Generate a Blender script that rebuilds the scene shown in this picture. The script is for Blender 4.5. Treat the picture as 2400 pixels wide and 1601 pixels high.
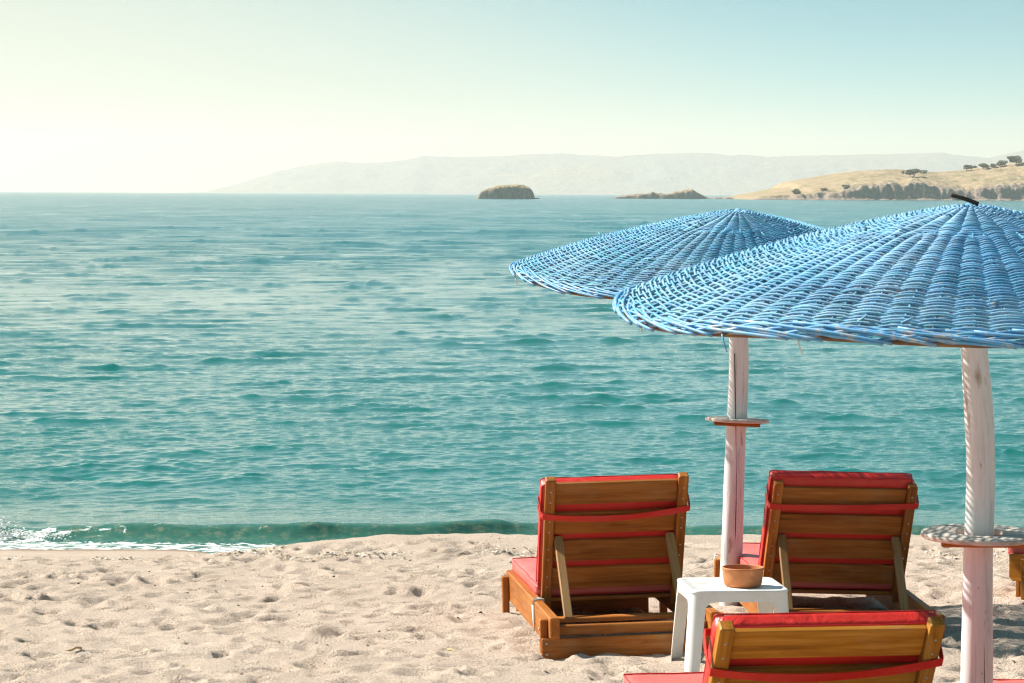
import bpy, bmesh, math, random
import numpy as np
from mathutils import Matrix, Vector
from math import sin, cos, pi, radians, atan, atan2, sqrt

for _o in list(bpy.data.objects):
    bpy.data.objects.remove(_o)
sc = bpy.context.scene
COL = sc.collection
random.seed(7)
RNG = np.random.default_rng(11)

# ------------------------------------------------------------------ camera
F_SRC = 6667.0                       # focal length in pixels of a 2400 px wide frame (100 mm lens)
PITCH = atan((800.5 - 452.5) / F_SRC)
ROLL = radians(.26)
cam_d = bpy.data.cameras.new("camera")
cam = bpy.data.objects.new("camera", cam_d)
COL.objects.link(cam)
cam_d.sensor_fit = 'HORIZONTAL'
cam_d.sensor_width = 36.0
cam_d.lens = 36.0 * F_SRC / 2400.0
cam_d.clip_start = .1
cam_d.clip_end = 60000
fw = Vector((0, cos(PITCH), -sin(PITCH)))
up0 = Vector((0, sin(PITCH), cos(PITCH)))
rt0 = Vector((1, 0, 0))
rt = rt0 * cos(ROLL) + up0 * sin(ROLL)
upv = up0 * cos(ROLL) - rt0 * sin(ROLL)
M = Matrix((rt, upv, -fw)).transposed().to_4x4()
M.translation = (0, 0, 2.2)
cam.matrix_world = M
cam_d.dof.use_dof = True
cam_d.dof.focus_distance = 26
cam_d.dof.aperture_fstop = 22
sc.camera = cam

# ------------------------------------------------------------------ light
SUN_AZ = radians(62)                 # left of the viewing direction (+Y)
SUN_EL = radians(41)
SKY_TINT = (.64, 1.09, .84, 1)
HAZE_SKY = (5.7, 5.3, 3.9, 1)          # before the background strength
HAZE_H = (.029, .20)                 # height of the band away from and towards the sun
to_sun = Vector((-sin(SUN_AZ) * cos(SUN_EL), cos(SUN_AZ) * cos(SUN_EL), sin(SUN_EL)))
world = bpy.data.worlds.new("World")
sc.world = world
world.use_nodes = True
wn = world.node_tree.nodes
wl = world.node_tree.links
wn.clear()
sky = wn.new('ShaderNodeTexSky')
sky.sky_type = 'NISHITA'
sky.sun_disc = False
sky.sun_elevation = SUN_EL
sky.sun_rotation = -SUN_AZ           # measured clockwise from +Y
sky.altitude = 0
sky.air_density = 1.0
sky.dust_density = .4
sky.ozone_density = 0.6


def wnode(t, **kw):
    n = wn.new(t)
    for k_, v_ in kw.items():
        setattr(n, k_, v_)
    return n


def wmath(op, a, b=0., clamp=False):
    n = wnode('ShaderNodeMath', operation=op, use_clamp=clamp)
    for s_, i_ in ((a, 0), (b, 1)):
        if isinstance(s_, (int, float)): n.inputs[i_].default_value = s_
        else: wl.new(s_, n.inputs[i_])
    return n.outputs[0]


# a bright band of sea haze lies along the horizon and climbs towards the sun's side
tc = wnode('ShaderNodeTexCoord')
lift = wnode('ShaderNodeVectorMath', operation='MULTIPLY')
lift.inputs[1].default_value = (1, 1, 5.0)
wl.new(tc.outputs['Generated'], lift.inputs[0])
lift2 = wnode('ShaderNodeVectorMath', operation='NORMALIZE')
wl.new(lift.outputs[0], lift2.inputs[0])
wl.new(lift2.outputs[0], sky.inputs['Vector'])
tint = wnode('ShaderNodeMix', data_type='RGBA', blend_type='MULTIPLY')
tint.inputs[0].default_value = 1.0
tint.inputs[7].default_value = SKY_TINT
wl.new(sky.outputs[0], tint.inputs[6])
sep = wnode('ShaderNodeSeparateXYZ')
wl.new(tc.outputs['Generated'], sep.inputs[0])
dt = wnode('ShaderNodeVectorMath', operation='DOT_PRODUCT')
wl.new(tc.outputs['Generated'], dt.inputs[0])
dt.inputs[1].default_value = (-sin(radians(52)), cos(radians(52)), 0)
mr = wnode('ShaderNodeMapRange', interpolation_type='SMOOTHSTEP')
wl.new(dt.outputs['Value'], mr.inputs['Value'])
mr.inputs['From Min'].default_value = .50
mr.inputs['From Max'].default_value = .95
mr.inputs['To Min'].default_value = HAZE_H[0]
mr.inputs['To Max'].default_value = HAZE_H[1]
el = wmath('MAXIMUM', sep.outputs['Z'], 0.)
q = wmath('DIVIDE', el, mr.outputs[0])
fac = wmath('EXPONENT', wmath('MULTIPLY', wmath('POWER', q, 1.6), -1.))
band = wnode('ShaderNodeMix', data_type='RGBA')
wl.new(fac, band.inputs[0])
wl.new(tint.outputs[2], band.inputs[6])
band.inputs[7].default_value = HAZE_SKY
bg = wn.new('ShaderNodeBackground')
bg.inputs['Strength'].default_value = .075
wo = wn.new('ShaderNodeOutputWorld')
wl.new(band.outputs[2], bg.inputs['Color'])
wl.new(bg.outputs[0], wo.inputs['Surface'])

sun_d = bpy.data.lights.new("sun", 'SUN')
sun_d.energy = 4.8
sun_d.angle = radians(.53)
sun_d.color = (1.0, .94, .84)
sun_o = bpy.data.objects.new("sun", sun_d)
COL.objects.link(sun_o)
sun_o.rotation_euler = to_sun.to_track_quat('Z', 'Y').to_euler()

sc.view_settings.view_transform = 'Standard'
sc.view_settings.look = 'None'
sc.view_settings.gamma = 1.0
sc.view_settings.use_curve_mapping = False
sc.view_settings.exposure = 1.07
sc.render.engine = 'CYCLES'
sc.cycles.use_denoising = True
sc.cycles.filter_width = 1.15
sc.cycles.max_bounces = 6
sc.cycles.diffuse_bounces = 3
sc.cycles.glossy_bounces = 3
sc.cycles.volume_bounces = 1
sc.cycles.transparent_max_bounces = 6
sc.cycles.caustics_reflective = False
sc.cycles.caustics_refractive = False
sc.cycles.sample_clamp_indirect = 8

# ------------------------------------------------------------------ helpers
def tag(o, label=None, cat=None, group=None, kind=None):
    if label: o['label'] = label
    if cat: o['category'] = cat
    if group: o['group'] = group
    if kind: o['kind'] = kind
    return o


def mesh_data(name, v, f, smooth=False):
    me = bpy.data.meshes.new(name)
    v = np.asarray(v, np.float32)
    if isinstance(f, np.ndarray):
        n, k = f.shape
        me.vertices.add(len(v))
        me.vertices.foreach_set('co', v.ravel())
        me.loops.add(n * k)
        me.loops.foreach_set('vertex_index', f.astype(np.int32).ravel())
        me.polygons.add(n)
        me.polygons.foreach_set('loop_start', np.arange(0, n * k, k, dtype=np.int32))
        me.update(calc_edges=True)
    else:
        me.from_pydata(v.tolist(), [], [tuple(int(i) for i in q) for q in f])
        me.update()
    if smooth:
        me.polygons.foreach_set('use_smooth', np.ones(len(me.polygons), bool))
    return me


def link(name, me, mat=None, parent=None):
    o = bpy.data.objects.new(name, me)
    COL.objects.link(o)
    if mat is not None and not me.materials:
        me.materials.append(mat)
    if parent is not None:
        o.parent = parent
    return o


def empty(name, loc=(0, 0, 0), parent=None):
    o = bpy.data.objects.new(name, None)
    o.empty_display_size = .1
    COL.objects.link(o)
    o.location = loc
    if parent is not None:
        o.parent = parent
    return o


def fattr(me, name, vals):
    a = me.attributes.new(name, 'FLOAT', 'POINT')
    a.data.foreach_set('value', np.asarray(vals, np.float32).ravel())


def vattr(me, name, vals):
    a = me.attributes.new(name, 'FLOAT_VECTOR', 'POINT')
    a.data.foreach_set('vector', np.asarray(vals, np.float32).ravel())


def grid_faces(nr, nc, wrap=False):
    i = np.arange(nr - 1)[:, None]
    j = np.arange(nc if wrap else nc - 1)[None, :]
    a = i * nc + j
    b = i * nc + (j + 1) % nc
    return np.stack([a, b, b + nc, a + nc], -1).reshape(-1, 4)


def tube(path, rad, sides=6, closed=False, cap=True):
    """vertices and faces of a tube along a path"""
    p = np.asarray(path, float)
    n = len(p)
    r = np.broadcast_to(np.asarray(rad, float), (n,))
    if closed:
        t = np.roll(p, -1, 0) - np.roll(p, 1, 0)
    else:
        t = np.gradient(p, axis=0)
    t /= np.linalg.norm(t, axis=1, keepdims=True) + 1e-12
    ref = np.where(np.abs(t[:, 2:3]) > .9, np.array([[1., 0, 0]]), np.array([[0., 0, 1]]))
    a = np.cross(t, ref)
    a /= np.linalg.norm(a, axis=1, keepdims=True) + 1e-12
    b = np.cross(t, a)
    th = np.arange(sides) * 2 * pi / sides
    v = p[:, None] + r[:, None, None] * (a[:, None] * np.cos(th)[None, :, None] + b[:, None] * np.sin(th)[None, :, None])
    v = v.reshape(-1, 3)
    f = grid_faces(n, sides, True)
    if closed:
        i = np.arange(sides)
        e = np.stack([(n - 1) * sides + i, (n - 1) * sides + (i + 1) % sides, (i + 1) % sides, i], -1)
        f = np.concatenate([f, e])
    elif cap:
        v = np.concatenate([v, p[:1], p[-1:]])
        i = np.arange(sides)
        c0, c1 = len(v) - 2, len(v) - 1
        q0 = np.stack([np.full(sides, c0), (i + 1) % sides, i, i], -1)
        q1 = np.stack([np.full(sides, c1), (n - 1) * sides + i, (n - 1) * sides + (i + 1) % sides, (n - 1) * sides + (i + 1) % sides], -1)
        fl = [tuple(x) for x in f] + [tuple(x[:3]) for x in q0] + [tuple(x[:3]) for x in q1]
        return v, fl
    return v, f


def tube_obj(name, path, rad, mat, parent=None, sides=6, closed=False):
    v, f = tube(path, rad, sides, closed)
    return link(name, mesh_data(name, v, f, True), mat, parent)


def board(name, size, loc, mat, parent, rot=(0, 0, 0), bevel=.004, wear=.0):
    """one planed board: a box with eased edges, grain coordinates along its longest side"""
    bm = bmesh.new()
    bmesh.ops.create_cube(bm, size=1)
    for v in bm.verts:
        v.co = Vector((v.co.x * size[0], v.co.y * size[1], v.co.z * size[2]))
        if wear:
            v.co += Vector((random.uniform(-wear, wear), random.uniform(-wear, wear), random.uniform(-wear, wear)))
    bmesh.ops.bevel(bm, geom=bm.edges[:], offset=bevel, segments=1, affect='EDGES')
    me = bpy.data.meshes.new(name)
    bm.to_mesh(me)
    bm.free()
    ax = int(np.argmax(size))
    order = [ax] + [i for i in range(3) if i != ax]
    co = np.array([v.co[:] for v in me.vertices])[:, order] + np.array([random.uniform(0, 40), random.uniform(0, 3), random.uniform(0, 3)])
    vattr(me, 'grain', co)
    o = link(name, me, mat, parent)
    o.location = loc
    o.rotation_euler = rot
    return o


def rounded_slab(hx, hy, hz, r, puff=0., n=14, m=5, jitter=0.):
    """cushion: rounded box with a slightly puffed top and bottom, as a mesh"""
    bm = bmesh.new()
    bmesh.ops.create_cube(bm, size=2)
    bmesh.ops.subdivide_edges(bm, edges=bm.edges[:], cuts=n, use_grid_fill=True)
    for v in bm.verts:
        c = np.array(v.co[:])
        p = c * np.array([hx, hy, hz])
        core = np.clip(p, -np.array([hx - r, hy - r, hz - min(r, hz * .999)]), np.array([hx - r, hy - r, hz - min(r, hz * .999)]))
        d = p - core
        l = np.linalg.norm(d)
        rr = min(r, hz)
        if l > 1e-9:
            p = core + d / l * rr
        if puff:
            p[2] *= 1 + puff * (1 - c[0] ** 4) * (1 - c[1] ** 4)
        v.co = Vector(p)
    for f in bm.faces:
        f.smooth = True
    return bm


def vnoise(x, y, seed=0):
    """smooth value noise in [-1, 1]"""
    x = np.asarray(x, float); y = np.asarray(y, float)
    xi = np.floor(x).astype(np.int64); yi = np.floor(y).astype(np.int64)
    fx = x - xi; fy = y - yi
    fx = fx * fx * fx * (fx * (fx * 6 - 15) + 10); fy = fy * fy * fy * (fy * (fy * 6 - 15) + 10)

    def h(a, b):
        n = (a * 374761393 + b * 668265263 + seed * 144665 + 1013904223) & 0x7fffffff
        n = ((n ^ (n >> 13)) * 1274126177) & 0x7fffffff
        n = ((n ^ (n >> 16)) * 668265263) & 0x7fffffff
        return (n & 0xffff) / 32767.5 - 1
    return (h(xi, yi) * (1 - fx) + h(xi + 1, yi) * fx) * (1 - fy) + (h(xi, yi + 1) * (1 - fx) + h(xi + 1, yi + 1) * fx) * fy


def fbm(x, y, oct=4, seed=0, gain=.5, lac=2.03):
    s = 0.; a = 1.; t = 0.
    for k in range(oct):
        s = s + a * vnoise(x * lac ** k + 17.3 * k, y * lac ** k - 9.1 * k, seed + k)
        t += a; a *= gain
    return s / t


def sstep(a, b, x):
    t = np.clip((np.asarray(x, float) - a) / (b - a), 0, 1)
    return t * t * (3 - 2 * t)


# ------------------------------------------------------------------ materials
class Mat:
    def __init__(self, name, rough=.6, spec=.5, color=(.5, .5, .5)):
        self.m = bpy.data.materials.new(name)
        self.m.use_nodes = True
        self.n = self.m.node_tree.nodes
        self.l = self.m.node_tree.links
        self.b = self.n['Principled BSDF']
        self.b.inputs['Roughness'].default_value = rough
        self.b.inputs['Specular IOR Level'].default_value = spec
        self.b.inputs['Base Color'].default_value = (*color, 1)

    def node(self, t, **kw):
        n = self.n.new(t)
        for k, v in kw.items():
            if k.startswith('_'):
                setattr(n, k[1:], v)
            else:
                n.inputs[k.replace('__', ' ')].default_value = v
        return n

    def attr(self, name):
        a = self.n.new('ShaderNodeAttribute'); a.attribute_name = name
        return a

    def coord(self, kind='Object', scale=(1, 1, 1), src=None):
        mp = self.n.new('ShaderNodeMapping')
        mp.inputs['Scale'].default_value = scale
        if src is None:
            tc = self.n.new('ShaderNodeTexCoord')
            src = tc.outputs[kind]
        self.l.new(src, mp.inputs['Vector'])
        return mp.outputs[0]

    def noise(self, vec, scale, detail=3, rough=.55, dist=0.):
        n = self.node('ShaderNodeTexNoise', Scale=scale, Detail=detail, Roughness=rough, Distortion=dist)
        self.l.new(vec, n.inputs['Vector'])
        return n.outputs['Fac']

    def ramp(self, fac, stops, interp='LINEAR'):
        r = self.n.new('ShaderNodeValToRGB')
        e = r.color_ramp
        e.interpolation = interp
        while len(e.elements) < len(stops):
            e.elements.new(.5)
        for el, (p, c) in zip(e.elements, stops):
            el.position = p
            el.color = (*c, 1) if len(c) == 3 else c
        self.l.new(fac, r.inputs['Fac'])
        return r.outputs['Color']

    def mix(self, fac, a, b, mode='MIX'):
        n = self.n.new('ShaderNodeMix'); n.data_type = 'RGBA'; n.blend_type = mode
        for s, i in ((fac, 0), (a, 6), (b, 7)):
            if hasattr(s, 'is_linked') or hasattr(s, 'links'):
                self.l.new(s, n.inputs[i])
            elif isinstance(s, (int, float)):
                n.inputs[i].default_value = s
            else:
                n.inputs[i].default_value = (*s, 1)
        return n.outputs[2]

    def math(self, op, a, b=0., c=0., clamp=False):
        n = self.n.new('ShaderNodeMath'); n.operation = op; n.use_clamp = clamp
        for s, i in ((a, 0), (b, 1), (c, 2)):
            if isinstance(s, (int, float)):
                n.inputs[i].default_value = s
            else:
                self.l.new(s, n.inputs[i])
        return n.outputs[0]

    def color(self, s):
        self.l.new(s, self.b.inputs['Base Color'])

    def rough(self, s):
        self.l.new(s, self.b.inputs['Roughness'])

    def bump(self, h, strength=.3, dist=.01, prev=None):
        n = self.node('ShaderNodeBump', Strength=strength, Distance=dist)
        self.l.new(h, n.inputs['Height'])
        if prev is not None:
            self.l.new(prev, n.inputs['Normal'])
        self.l.new(n.outputs[0], self.b.inputs['Normal'])
        return n.outputs[0]


def wood_mat(name, dark, mid, light, rough=.42):
    m = Mat(name, rough, .18)
    g = m.attr('grain').outputs['Vector']
    warp = m.noise(m.coord(src=g, scale=(2.2, 7, 7)), 1, 2)
    v = m.coord(src=g, scale=(1.6, 26, 26))
    fine = m.noise(v, 2.2, 5, .65, .6)
    broad = m.noise(m.coord(src=g, scale=(.8, 9, 9)), 1.0, 3, .5, 1.2)
    fac = m.math('ADD', m.math('MULTIPLY', fine, .6), m.math('MULTIPLY', broad, .4))
    c = m.ramp(fac, [(.33, dark), (.5, mid), (.66, light)])
    # knots
    vo = m.node('ShaderNodeTexVoronoi', Scale=1.0, Randomness=1.0)
    m.l.new(m.coord(src=g, scale=(3.4, 9, 4)), vo.inputs['Vector'])
    kn = m.ramp(vo.outputs['Distance'], [(.05, (1, 1, 1)), (.13, (0, 0, 0))])
    sel = m.ramp(m.noise(m.coord(src=g, scale=(1.3, 1.3, 1.3)), 1.3, 1), [(.52, (0, 0, 0)), (.6, (1, 1, 1))])
    c = m.mix(m.math('MULTIPLY', m.math('MULTIPLY', kn, sel), .8), c, tuple(x * .35 for x in dark))
    pt = m.ramp(m.noise(m.coord(src=g, scale=(2.2, 5, 5)), 1.7, 4, .6), [(.52, (0, 0, 0)), (.72, (1, 1, 1))])
    c = m.mix(m.math('MULTIPLY', pt, .35), c, (.40, .25, .13))
    # every board its own shade
    oi = m.n.new('ShaderNodeObjectInfo')
    sh = m.ramp(oi.outputs['Random'], [(0, (.78, .76, .74)), (1, (1.14, 1.1, 1.04))])
    c = m.mix(1., c, sh, 'MULTIPLY')
    m.color(c)
    m.rough(m.math('ADD', m.math('MULTIPLY', warp, .25), rough - .1))
    m.bump(fine, .35, .0015)
    return m.m


WOOD = wood_mat('varnished_pine', (.18, .052, .007), (.36, .118, .019), (.46, .19, .045), .5)
WOOD_AGED = wood_mat('golden_worn_pine', (.20, .072, .006), (.41, .160, .016), (.54, .26, .05), .5)
WOOD_GREY = wood_mat('greyed_pine', (.23, .115, .04), (.36, .20, .08), (.46, .29, .14), .6)


def whitewash_mat():
    m = Mat('whitewashed_wood', .7, .3)
    g = m.attr('grain').outputs['Vector']
    fib = m.noise(m.coord(src=g, scale=(2.5, 30, 30)), 2.0, 5, .65, .4)
    pat = m.noise(m.coord(src=g, scale=(3., 9, 9)), 1.4, 5, .6)
    c = m.ramp(fib, [(.28, (.56, .55, .52)), (.45, (.75, .755, .74)), (.7, (.81, .815, .80))])
    worn = m.ramp(pat, [(.30, (1, 1, 1)), (.38, (0, 0, 0))])
    c = m.mix(m.math('MULTIPLY', worn, .75), c, (.30, .21, .14))
    sp = m.ramp(m.noise(m.coord(src=g, scale=(9, 22, 22)), 3, 3, .5), [(.69, (0, 0, 0)), (.75, (1, 1, 1))])
    c = m.mix(m.math('MULTIPLY', sp, .7), c, (.22, .15, .10))
    m.color(c)
    m.bump(fib, .5, .003)
    return m.m


def shelf_mat():
    m = Mat('weathered_shelf_wood', .7, .3)
    g = m.attr('grain').outputs['Vector']
    fib = m.noise(m.coord(src=g, scale=(3, 26, 26)), 2.0, 5, .65, .5)
    c = m.ramp(fib, [(.3, (.36, .29, .23)), (.5, (.58, .51, .44)), (.7, (.70, .64, .57))])
    m.color(c)
    m.bump(fib, .5, .002)
    return m.m


WHITEWASH = whitewash_mat()
SHELF = shelf_mat()


def vinyl_mat(name, c0, c1):
    m = Mat(name, .42, .5)
    v = m.coord('Object')
    fade = m.noise(v, 3.0, 4, .6)
    c = m.ramp(fade, [(.3, c0), (.7, c1)])
    m.color(c)
    m.rough(m.math('ADD', m.math('MULTIPLY', m.noise(v, 9, 3), .2), .34))
    m.bump(m.math('ADD', m.noise(v, 7, 3, .55, 1.5), m.math('MULTIPLY', m.noise(v, 30, 3, .6, .8), .25)), .5, .02)
    return m.m


RED = vinyl_mat('red_vinyl', (.53, .012, .008), (.63, .028, .018))
RED_SUNLIT = vinyl_mat('sunlit_faded_red_vinyl', (.58, .10, .085), (.66, .15, .125))  # seat red paler than the back: sun glare painted in, besides some fading
_p = Mat('red_piping', .4, .5, (.54, .014, .014)); PIPING = _p.m


def wicker_mat(name, shade):
    m = Mat(name, .68, .25)
    v = m.coord('Object')
    oi = m.n.new('ShaderNodeObjectInfo')
    n1 = m.noise(v, 9, 4, .65)
    c = m.ramp(n1, [(.3, tuple(a * .72 for a in shade)), (.52, shade), (.75, tuple(min(1, a * 1.25 + .03) for a in shade))])
    # weathered, chalky patches
    fade = m.ramp(m.noise(v, 2.6, 4, .6), [(.42, (0, 0, 0)), (.70, (1, 1, 1))])
    c = m.mix(m.math('MULTIPLY', fade, .38), c, (.44, .58, .68))
    sh = m.ramp(oi.outputs['Random'], [(0, (.74, .80, .86)), (1, (1.2, 1.14, 1.08))])
    c = m.mix(1., c, sh, 'MULTIPLY')
    chip = m.ramp(m.noise(v, 46, 4, .7), [(.60, (0, 0, 0)), (.68, (1, 1, 1))])
    c = m.mix(m.math('MULTIPLY', chip, .7), c, (.50, .43, .36))
    m.color(c)
    m.bump(m.noise(v, 160, 2), .3, .002)
    return m.m


WICKER = wicker_mat('blue_painted_wicker', (.145, .36, .57))
WICKER_B = wicker_mat('deeper_blue_painted_wicker', (.095, .34, .50))


def border_mat():
    m = Mat('worn_blue_border_wicker', .5, .4)
    v = m.coord('Object')
    worn = m.ramp(m.noise(v, 26, 5, .7), [(.50, (0, 0, 0)), (.66, (1, 1, 1))])
    c = m.mix(worn, (.12, .36, .62), (.48, .45, .43))
    m.color(c)
    m.bump(m.noise(v, 90, 2), .3, .002)
    return m.m


BORDER = border_mat()
_p = Mat('brown_hoop_wood', .7, .3)
_p.color(_p.ramp(_p.noise(_p.coord('Object'), 12, 4), [(.3, (.10, .05, .025)), (.7, (.26, .15, .08))]))
HOOP = _p.m

_p = Mat('white_plastic', .38, .5, (.84, .83, .80))
_p.rough(_p.math('ADD', _p.math('MULTIPLY', _p.noise(_p.coord('Object'), 12, 3), .2), .28))
_c = _p.ramp(_p.noise(_p.coord('Object'), 6, 5, .65), [(.35, (.78, .76, .72)), (.55, (.85, .84, .81))])
_p.color(_c)
PLASTIC = _p.m

_p = Mat('terracotta', .75, .3)
_v = _p.coord('Object')
_c = _p.ramp(_p.noise(_v, 14, 5, .6), [(.3, (.42, .15, .055)), (.6, (.55, .22, .09)), (.75, (.64, .36, .20))])
_p.color(_c); _p.bump(_p.noise(_v, 90, 3), .3, .002)
TERRA = _p.m
_p = Mat('galvanised_bolt', .35, .5, (.5, .5, .5)); _p.b.inputs['Metallic'].default_value = .8
BOLT = _p.m
_p = Mat('white_string', .8, .2, (.72, .68, .60)); STRING = _p.m
_p = Mat('dark_crack', .9, .1, (.07, .05, .04)); CRACK = _p.m


def sand_mat():
    m = Mat('beach_sand', .92, .15)
    v = m.coord('Object')
    big = m.noise(v, .9, 4, .6)
    c = m.ramp(big, [(.3, (.635, .508, .412)), (.7, (.72, .588, .485))])
    g1 = m.noise(v, 210, 2, .7)
    c = m.mix(1., c, m.ramp(g1, [(.30, (.30, .27, .26)), (.45, (.88, .88, .88)), (.58, (1.03, 1.01, .99)), (.72, (1.4, 1.36, 1.3))]), 'MULTIPLY')
    g2 = m.noise(v, 85, 3, .7)
    c = m.mix(1., c, m.ramp(g2, [(.3, (.58, .55, .54)), (.48, (1, 1, 1)), (.7, (1.2, 1.19, 1.16))]), 'MULTIPLY')
    spk = m.node('ShaderNodeTexVoronoi', Scale=95.0)
    m.l.new(v, spk.inputs['Vector'])
    pk = m.ramp(spk.outputs['Distance'], [(.10, (1, 1, 1)), (.2, (0, 0, 0))])
    spr = m.n.new('ShaderNodeSeparateColor'); m.l.new(spk.outputs['Color'], spr.inputs[0])
    dk = m.math('MULTIPLY', pk, m.math('GREATER_THAN', spr.outputs[0], .86))
    c = m.mix(m.math('MULTIPLY', dk, .75), c, (.13, .10, .085))
    lt = m.math('MULTIPLY', pk, m.math('GREATER_THAN', spr.outputs[1], .9))
    c = m.mix(m.math('MULTIPLY', lt, .7), c, (.78, .72, .64))
    # wet sand beside the water
    wet = m.attr('wet').outputs['Fac']
    c = m.mix(wet, c, m.mix(1., c, (.62, .55, .50), 'MULTIPLY'))
    m.color(c)
    h = m.math('ADD', m.math('MULTIPLY', g1, .5), m.math('MULTIPLY', g2, 1.))
    m.bump(h, 1.0, .018)
    return m.m


SAND = sand_mat()


def water_mat():
    m = Mat('sea_water', .05, .5)
    m.b.inputs['IOR'].default_value = 1.333
    v = m.coord('Object')
    far = m.attr('far').outputs['Fac']
    shal = m.attr('shallow').outputs['Fac']
    foam = m.attr('foam').outputs['Fac']
    deep = m.mix(far, (.003, .128, .110), (.006, .140, .158))
    peb = m.noise(v, 11., 5, .7)
    shc = m.ramp(peb, [(.35, (.032, .118, .088)), (.54, (.064, .150, .104)), (.68, (.20, .22, .145))])
    body = m.mix(shal, deep, shc)
    f1 = m.noise(m.coord('Object', (1, 1.3, 1)), 9.0, 7, .68, .8)
    f = m.math('ADD', foam, m.math('MULTIPLY', m.math('SUBTRACT', f1, .5), 1.7))
    fm = m.ramp(f, [(.46, (0, 0, 0)), (.64, (1, 1, 1))])
    m.color(m.mix(fm, body, (.84, .85, .83)))
    m.rough(m.math('ADD', m.math('MULTIPLY', fm, .75), m.math('ADD', .04, m.math('MULTIPLY', far, .10))))
    # ripples: crests lie mostly across the view
    r1 = m.noise(m.coord('Object', (1.0, 1.7, 1)), 2.6, 3, .55, .3)
    r2 = m.noise(m.coord('Object', (1.0, 1.9, 1)), 8.5, 3, .6, .2)
    r3 = m.noise(m.coord('Object', (.16, .30, 1)), 1.0, 3, .6)
    r4 = m.noise(m.coord('Object', (.35, .11, 1)), 1.0, 4, .6)
    r5 = m.noise(m.coord('Object', (.30, .035, 1)), 1.0, 4, .65)
    r3 = m.math('ADD', r3, m.math('MULTIPLY', far, m.math('MULTIPLY', m.math('SUBTRACT', r5, .5), 2.4)))
    amp = m.math('MAXIMUM', .08, m.math('ADD', -1.25, m.math('ADD', m.math('MULTIPLY', r3, 1.4), m.math('MULTIPLY', r4, 2.8))))
    m.l.new(m.math('SUBTRACT', .5, m.math('MULTIPLY', far, .30)), m.b.inputs['Specular IOR Level'])
    h = m.math('MULTIPLY', m.math('ADD', m.math('MULTIPLY', r1, m.math('ADD', .12, m.math('MULTIPLY', far, 2.2))), m.math('MULTIPLY', r2, .20)), amp)
    m.bump(h, 1.0, .045)
    return m.m


WATER = water_mat()
_p = Mat('sea_foam', .8, .3, (.86, .86, .84)); FOAM = _p.m


def land_mat(name, grass, rock, rock_d, lo, hi, scl=1.):
    m = Mat(name, .95, .1)
    v = m.coord('Object')
    g = m.attr('rock').outputs['Fac']
    n1 = m.noise(v, .35 * scl, 5, .65)
    n2 = m.noise(v, .09 * scl, 4, .6)
    gr = m.mix(m.ramp(n1, [(.35, (0, 0, 0)), (.65, (1, 1, 1))]), grass, tuple(min(1, a * 1.22) for a in grass))
    gr = m.mix(m.ramp(n2, [(.45, (0, 0, 0)), (.65, (.8, .8, .8))]), gr, (.235, .205, .11))
    rk = m.ramp(m.noise(m.coord('Object', (1, 1, .45)), .8 * scl, 5, .7, .5), [(.35, rock_d), (.62, rock)])
    f = m.math('ADD', g, m.math('MULTIPLY', m.math('SUBTRACT', n1, .5), 1.1))
    sc_ = m.ramp(m.noise(v, 1.1 * scl, 4, .75), [(.56, (0, 0, 0)), (.64, (1, 1, 1))])
    gr = m.mix(m.math('MULTIPLY', sc_, .6), gr, (.20, .165, .115))
    m.color(m.mix(m.ramp(f, [(lo, (0, 0, 0)), (hi, (1, 1, 1))]), gr, rk))
    m.bump(m.noise(v, 1.2 * scl, 4, .7), .8, .6 / scl)
    return m.m


LAND = land_mat('dry_headland', (.36, .265, .165), (.40, .31, .245), (.20, .155, .128), .46, .56)
HILL = land_mat('far_hill', (.15, .16, .15), (.14, .15, .16), (.06, .065, .07), .45, .6, .02)
_p = Mat('coastal_foliage', .8, .2)
_p.color(_p.ramp(_p.noise(_p.coord('Object'), .9, 3), [(.35, (.13, .13, .08)), (.65, (.23, .22, .13))]))
LEAF = _p.m
_p = Mat('bark', .9, .1, (.13, .09, .06)); BARK = _p.m

# ------------------------------------------------------------------ beach
SEA_Z = -.45


def shore_z(x, y):
    """large shape of the beach: gentle fall to a berm, then the beach face down to the sea bed"""
    x = np.asarray(x, float); y = np.asarray(y, float)
    base = -.03 * (y - 14)
    base = np.where(y < 9, .15 + .02 * (9 - y), base)
    left = np.where(y > 17.3, base - .066 * (y - 17.3), base)
    yc = 19.15 + .35 * vnoise(x * .45 + 3, x * 0 + .5, 5)
    right = base + .035 * np.exp(-((y - yc) / .55) ** 2) - .30 * np.clip(y - yc - .15, 0, None) ** 1.1
    k = sstep(-2.5, -.7, x)
    z = left * (1 - k) + right * k
    return np.maximum(z, -3.0 - .0 * y)


def sand_z(x, y):
    z = shore_z(x, y)
    rough = 1 - .8 * sstep(18.2, 20.0, y) * (1 - .7 * sstep(-2, 0, x))
    z = z + rough * (.020 * fbm(x * 2.1, y * 1.9, 3, 21) + .010 * fbm(x * 6, y * 6, 2, 31) + .0022 * fbm(x * 22, y * 22, 2, 41))
    return z


DENTS = []
for _ in range(3800):
    DENTS.append((random.uniform(-4.2, 4.8), random.uniform(7.6, 18.9), random.uniform(.042, .098), random.uniform(.5, 1.0), random.uniform(0, pi), random.uniform(.012, .033)))


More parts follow.
